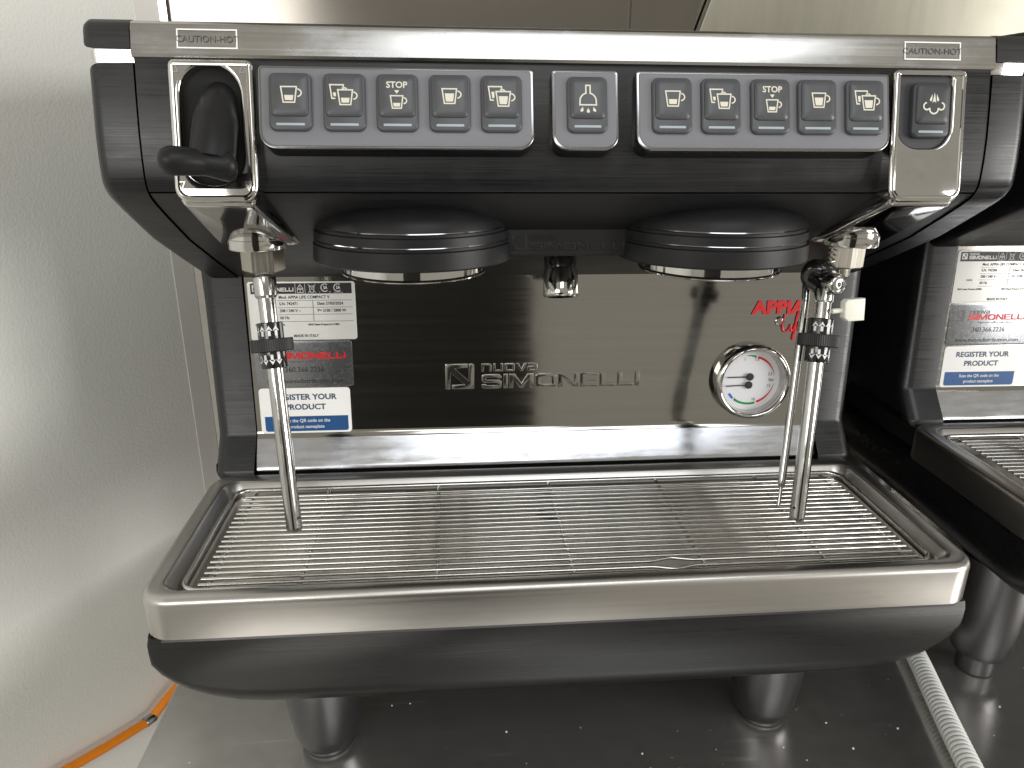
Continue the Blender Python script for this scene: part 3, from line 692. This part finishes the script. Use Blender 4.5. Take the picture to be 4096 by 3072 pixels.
    nrad = [.0028]*(len(wt)-4)+[.0026, .0014, .0013, .0015]
    obj('water_tube', tube(wt, nrad, 16), 'tube_steel', P)
    # ---- drip tray with a sunk basin
    def tray():
        mb = MB(); F = Frame((0, 0, 0), (1, 0, 0), (0, 1, 0)); sg = 8
        out = rrect(-.2800, .2800, -.0405, .1370, .0200, sg)
        rings = [(out, .1808)]
        rb = .0055
        rings.append((out, .2106-rb))
        for k in range(1, 6):
            a = math.pi/2*k/5; rings.append((inset(out, rb*(1-math.cos(a))), .2106-rb+rb*math.sin(a)))
        inn = lambda g: rrect(-.2668+g, .2668-g, -.0300+g, .1215-g, max(.004, .0125-g*.4), sg)
        rings += [(inn(-.0012), .2106), (inn(-.0002), .2103), (inn(.0012), .2092), (inn(.0040), .2040), (inn(.0056), .2016), (inn(.0080), .2006), (inn(.0110), .2004), (inn(.0122), .1985), (inn(.0150), .1895), (inn(.0190), .1880)]
        prev = None; c = len(out)
        for p, z in rings:
            o = len(mb.v); mb.v += [Vector((x, y, z)) for x, y in p]
            if prev is not None: mb.f += [(prev+i, prev+(i+1) % c, o+(i+1) % c, o+i) for i in range(c)]
            prev = o
        mb.f.append(tuple(range(prev, prev+c))); mb.f.append(tuple(range(c))[::-1]); return mb
    tr = obj('drip_tray', tray(), 'tray_steel', P, 40)
    tr.data.materials.append(MATS['basin_steel_lit'])
    for p_ in tr.data.polygons:
        if p_.center.z < .2003 and p_.normal.z > .3 and abs(p_.center.y) < .12: p_.material_index = 1
    obj('drain_hole', lathe([(.0001, .1884), (.0085, .1884), (.0100, .1890)], (-.0015, .0900, 0), (0, 0, 1), 28, 1, False, False), 'slot_black', tr)
    # ---- rounded base below the tray
    def base():
        mb = MB(); cols = []
        half = [(-.2790, .1790), (-.2805, .1700), (-.2805, .1600), (-.2800, .1490), (-.2745, .1380), (-.2670, .1290), (-.2570, .1210), (-.2440, .1145), (-.2280, .1100), (-.2080, .1075), (-.15, .1065), (-.07, .1060)]
        ol = half+[(0, .1060)]+[(-x, z) for x, z in half[::-1]]
        ys = []
        for k in range(11):
            a = math.pi/2*k/10; ys.append((-.0360+.040*(1-math.cos(a)), .62+.38*math.sin(a), .984+.016*math.sin(a)**.6))
        ys += [(.10, 1, 1), (.40, 1, 1)]
        n_ = len(ol)
        for y, sz, sx in ys:
            for x, z in ol: mb.v.append(Vector((x*sx, y, .1790-(.1790-z)*sz)))
        for i in range(len(ys)-1):
            for j in range(n_-1): mb.f.append((i*n_+j, i*n_+j+1, (i+1)*n_+j+1, (i+1)*n_+j))
            mb.f.append((i*n_+n_-1, i*n_, (i+1)*n_, (i+1)*n_+n_-1))
        mb.f.append(tuple(range(n_))); mb.f.append(tuple((len(ys)-1)*n_+j for j in range(n_))[::-1]); return mb
    bs = obj('base', base(), 'base_black', P, 35)
    obj('base_edge', MB().box((-.268, -.0364, .1758), (.268, -.0340, .1782)), 'foot_grey', bs)  # worn lip; the light it catches is put in as a paler strip
    return P

def foot(P, x, y, ext=0.0):
    if ext: pr = [(.0145, .0), (.0165, .0015), (.0165, .0200), (.0190, .0215), (.0240, .0225), (.0265, .0300), (.0300, .0560), (.0320, .0900), (.0325, .1250)]
    else: pr = [(.0185, .0), (.0205, .0010), (.0205, .0035), (.0190, .0042), (.0215, .0050), (.0240, .0080), (.0265, .0180), (.0295, .0400), (.0318, .0700), (.0325, .1080)]
    return obj('foot', lathe(pr, (x, y, 0), (0, 0, 1), 48), 'foot_grey', P, 50)

left = empty('espresso_machine', (0, 0, 0), 'complete black and steel espresso machine with lever, keys and gauge', 'coffee machine', 'espresso machines side by side on the counter')
build_machine(left)
for x, y in ((-.189, .0560), (.189, .0600), (-.189, .33), (.189, .33)): foot(left, x, y)
right = empty('espresso_machine', (.6296, .0312, .0165), 'espresso machine cut off by the right edge, standing beside the grey hose', 'coffee machine', 'espresso machines side by side on the counter')
right.rotation_euler = (0, 0, R(-.66))
build_machine(right, True)
for x, y in ((-.212, .066), (.189, .0600), (-.189, .33), (.189, .33)):
    f = foot(right, x, y, 1); f.location = (0, 0, -.0165)

# ------------------------------------------------------------------ drip grates: a wire frame, bars and cross wires
def build_grate(root):
    fr = rrect(-.2580, .2580, -.0218, .1183, .0120, 8)
    obj('frame_wire', tube([(x, y, .2035) for x, y in fr], .0021, 12, closed=True), 'wire_steel', root)
    for x in (-.2415, -.182, -.0915, .0015, .0945, .182, .2415):
        obj('cross_wire', tube([(x, -.0210, .2022), (x, .1185, .2022)], .0015, 10), 'wire_steel', root)
    straight = None
    for i in range(19):
        y = .1037-(.1203/18)*i
        if i < 17:
            if straight is None: straight = obj('bar', tube([(-.2474, 0, .2046), (-.2474+.0006, 0, .2046), (.2474-.0006, 0, .2046), (.2474, 0, .2046)], [.0009, .00122, .00122, .0009], 12), 'wire_steel', root); b = straight
            else:
                b = straight.copy(); COL.objects.link(b); b.parent = root
            b.location = (0, y, 0)
        else:
            k = 1 if i == 17 else -1; dy = .0035
            pts = [(-.2474, y, .2046), (.0560, y, .2046), (.0590, y+k*dy*.15, .2046), (.0705, y+k*dy*.95, .2046), (.0718, y+k*dy, .2046), (.0731, y+k*dy*.95, .2046), (.0846, y+k*dy*.15, .2046), (.0876, y, .2046), (.2474, y, .2046)]
            obj('bar', tube(pts, .00122, 12), 'wire_steel', root)
g1 = empty('drip_grate', (0, 0, 0), 'steel wire grate lying in the tray of the complete machine', 'grate', 'wire grates in the drip trays')
build_grate(g1)
g2 = empty('drip_grate', right.location, 'steel wire grate in the tray of the cut off right machine', 'grate', 'wire grates in the drip trays')
g2.rotation_euler = right.rotation_euler
for ch in list(g1.children):
    c = ch.copy(); COL.objects.link(c); c.parent = g2

# ------------------------------------------------------------------ the setting
cm = MB()
pf = [(-.3385, .0), (.95, .0)]
cnt = plate(Frame((0, 0, 0), (1, 0, 0), (0, 1, 0)), [rrect(-.3390, 1.10, -.32, .455, .004, 2)], -.04, 0, .0025, 3, True)
tag(obj('counter', cnt, 'counter_steel'), None, kind='structure')
WK = Vector((-.40, .485, 0)); WD = Vector((-.5, -.8660254, 0)); WN = Vector((.8660254, -.5, 0))
def wall_box(s0, s1, n0, n1, z0, z1):
    m = MB(); m.box((s0, n0, z0), (s1, n1, z1)); return m.mapped(lambda p: WK+WD*p.x+WN*p.y+Vector((0, 0, p.z)))
tag(obj('left_wall', wall_box(.0205, 2.6, -.04, 0, -.85, 2.3), 'wall_frp'), None, kind='structure')
tag(obj('wall_trim', wall_box(-.0095, .0203, -.04, .0008, -.85, 2.3), 'trim_white'), None, kind='structure')
bw = MB(); bw.box((-.44, .5000, -.85), (.135, .53, 2.3))
tag(obj('back_wall', bw, 'wall_steel'), None, kind='structure')
b2 = MB(); b2.box((.1385, .4985, -.85), (1.6, .53, 2.3))
tag(obj('back_wall', b2, 'wall_steel'), None, kind='structure')
tb_ = MB(); tb_.box((-.3945, .4935, -.85), (-.3860, .4999, 2.3))
tag(obj('corner_strip', tb_, 'chrome'), None, kind='structure')
pan = plate(Frame((0, .478, 0), (1, 0, 0), (0, 0, 1)), [[(.150, .35), (1.5, .35), (1.5, 1.6), (.52, 1.6)]], -.015, 0, .002, 2, True)
pan = plate(Frame((0, .478, 0), (1, 0, 0), (0, 0, 1)), [[(.118, .30), (1.5, .30), (1.5, 1.6), (.545, 1.6)]], -.015, 0, .002, 2, True)
tag(obj('steel_sheet', pan, 'wall_steel_pale'), 'pale stainless sheet with a slanted edge leaning on the back wall', 'metal sheet')
tag(obj('floor', MB().box((-.44, -2.6, -.90), (2.6, .53, -.85)), 'wall_beige'), None, kind='structure')

# orange cable hanging beside the counter, with a metal clip
cab = empty('orange_cable', tuple(WK+WD*.24+WN*.014+Vector((0, 0, -.21))), 'orange cable running along the pale wall below the counter edge', 'cable')
LP = Vector(cab.location); on_wall = lambda s_, z_: WK+WD*s_+WN*.014+Vector((0, 0, z_))-LP
cp_ = [(0.03, -0.185), (0.09, -0.203), (0.1374, -0.2167), (0.1647, -0.2272), (0.1798, -0.2248), (0.2238, -0.2165), (0.2668, -0.2069), (0.2926, -0.2017), (0.5, -0.172), (0.7, -0.165), (1.0, -0.17)]
obj('cable_sheath', tube(smooth_path([on_wall(*p) for p in cp_], 8), .0056, 18), 'cable_orange', cab)
a_, b_ = on_wall(0.1587, -0.2272), on_wall(0.1737, -0.2252)
obj('metal_clip', tube([a_, a_.lerp(b_, .1), a_.lerp(b_, .9), b_], [.0058, .0064, .0064, .0058], 20), 'tube_steel', cab)

# ribbed grey drain hose
def hose():
    path = smooth_path([(.395, .300, .0105), (.384, .200, .0105), (.3630, .1100, .0105), (.3455, .0480, .0105), (.3310, -.0050, .0105), (.3200, -.0500, .0105), (.309, -.11, .0105), (.30, -.20, .0105), (.296, -.30, .0105)], 60)
    # resample evenly
    L = [0]
    for i in range(1, len(path)): L.append(L[-1]+(path[i]-path[i-1]).length)
    tot = L[-1]; pitch = .0046; st = pitch/8; pts = []; rad = []; s = 0; j = 0
    while s < tot:
        while L[j+1] < s: j += 1
        t = (s-L[j])/(L[j+1]-L[j]); pts.append(path[j].lerp(path[j+1], t))
        rad.append(.0084+.0012*abs(math.cos(math.pi*s/pitch))**0.8); s += st
    return tube(pts, rad, 28)
tag(obj('drain_hose', hose(), 'hose_grey', None, 60), 'ribbed pale grey plastic hose lying on the counter between the machines', 'hose')

# crumbs on the counter
cr = MB(); rng = random.Random(4)
for k in range(55):
    x = rng.uniform(-.30, .50); y = rng.uniform(-.03, .10); r = .00025+.0009*rng.random()**5
    if k < 9: x, y, r = [(-.03, .010, .0018), (-.028, .008, .0014), (.075, .004, .0015), (.098, .002, .0016), (.072, .020, .0011), (-.10, .012, .0012), (.30, .03, .0012), (.44, .045, .0022), (.25, .012, .0013)][k]
    vs = [(x+r*math.cos(a*1.257)*rng.uniform(.6, 1.2), y+r*math.sin(a*1.257)*rng.uniform(.6, 1.2), .0001) for a in range(5)]
    cr.add(vs+[(x, y, r*1.2)], [(0, 1, 5), (1, 2, 5), (2, 3, 5), (3, 4, 5), (4, 0, 5)])
tag(obj('crumbs', cr, 'crumb_cream'), 'pale crumbs scattered over the steel counter in front of the machines', 'crumbs', kind='stuff')

# added stand-in for the person mirrored in steel: a dark cabinet behind the camera
cb = empty('added_dark_block', (-.10, -1.05, -.85), 'added dark cabinet behind the camera, seen only as a dark reflection in the splash panel', 'block')
obj('block_body', MB().box((-.29, -.40, 0), (.226, 0, 1.28)), 'block_black', cb)
obj('block_front', MB().box((-.285, 0.001, .05), (.221, .02, 1.26)), 'block_black', cb)
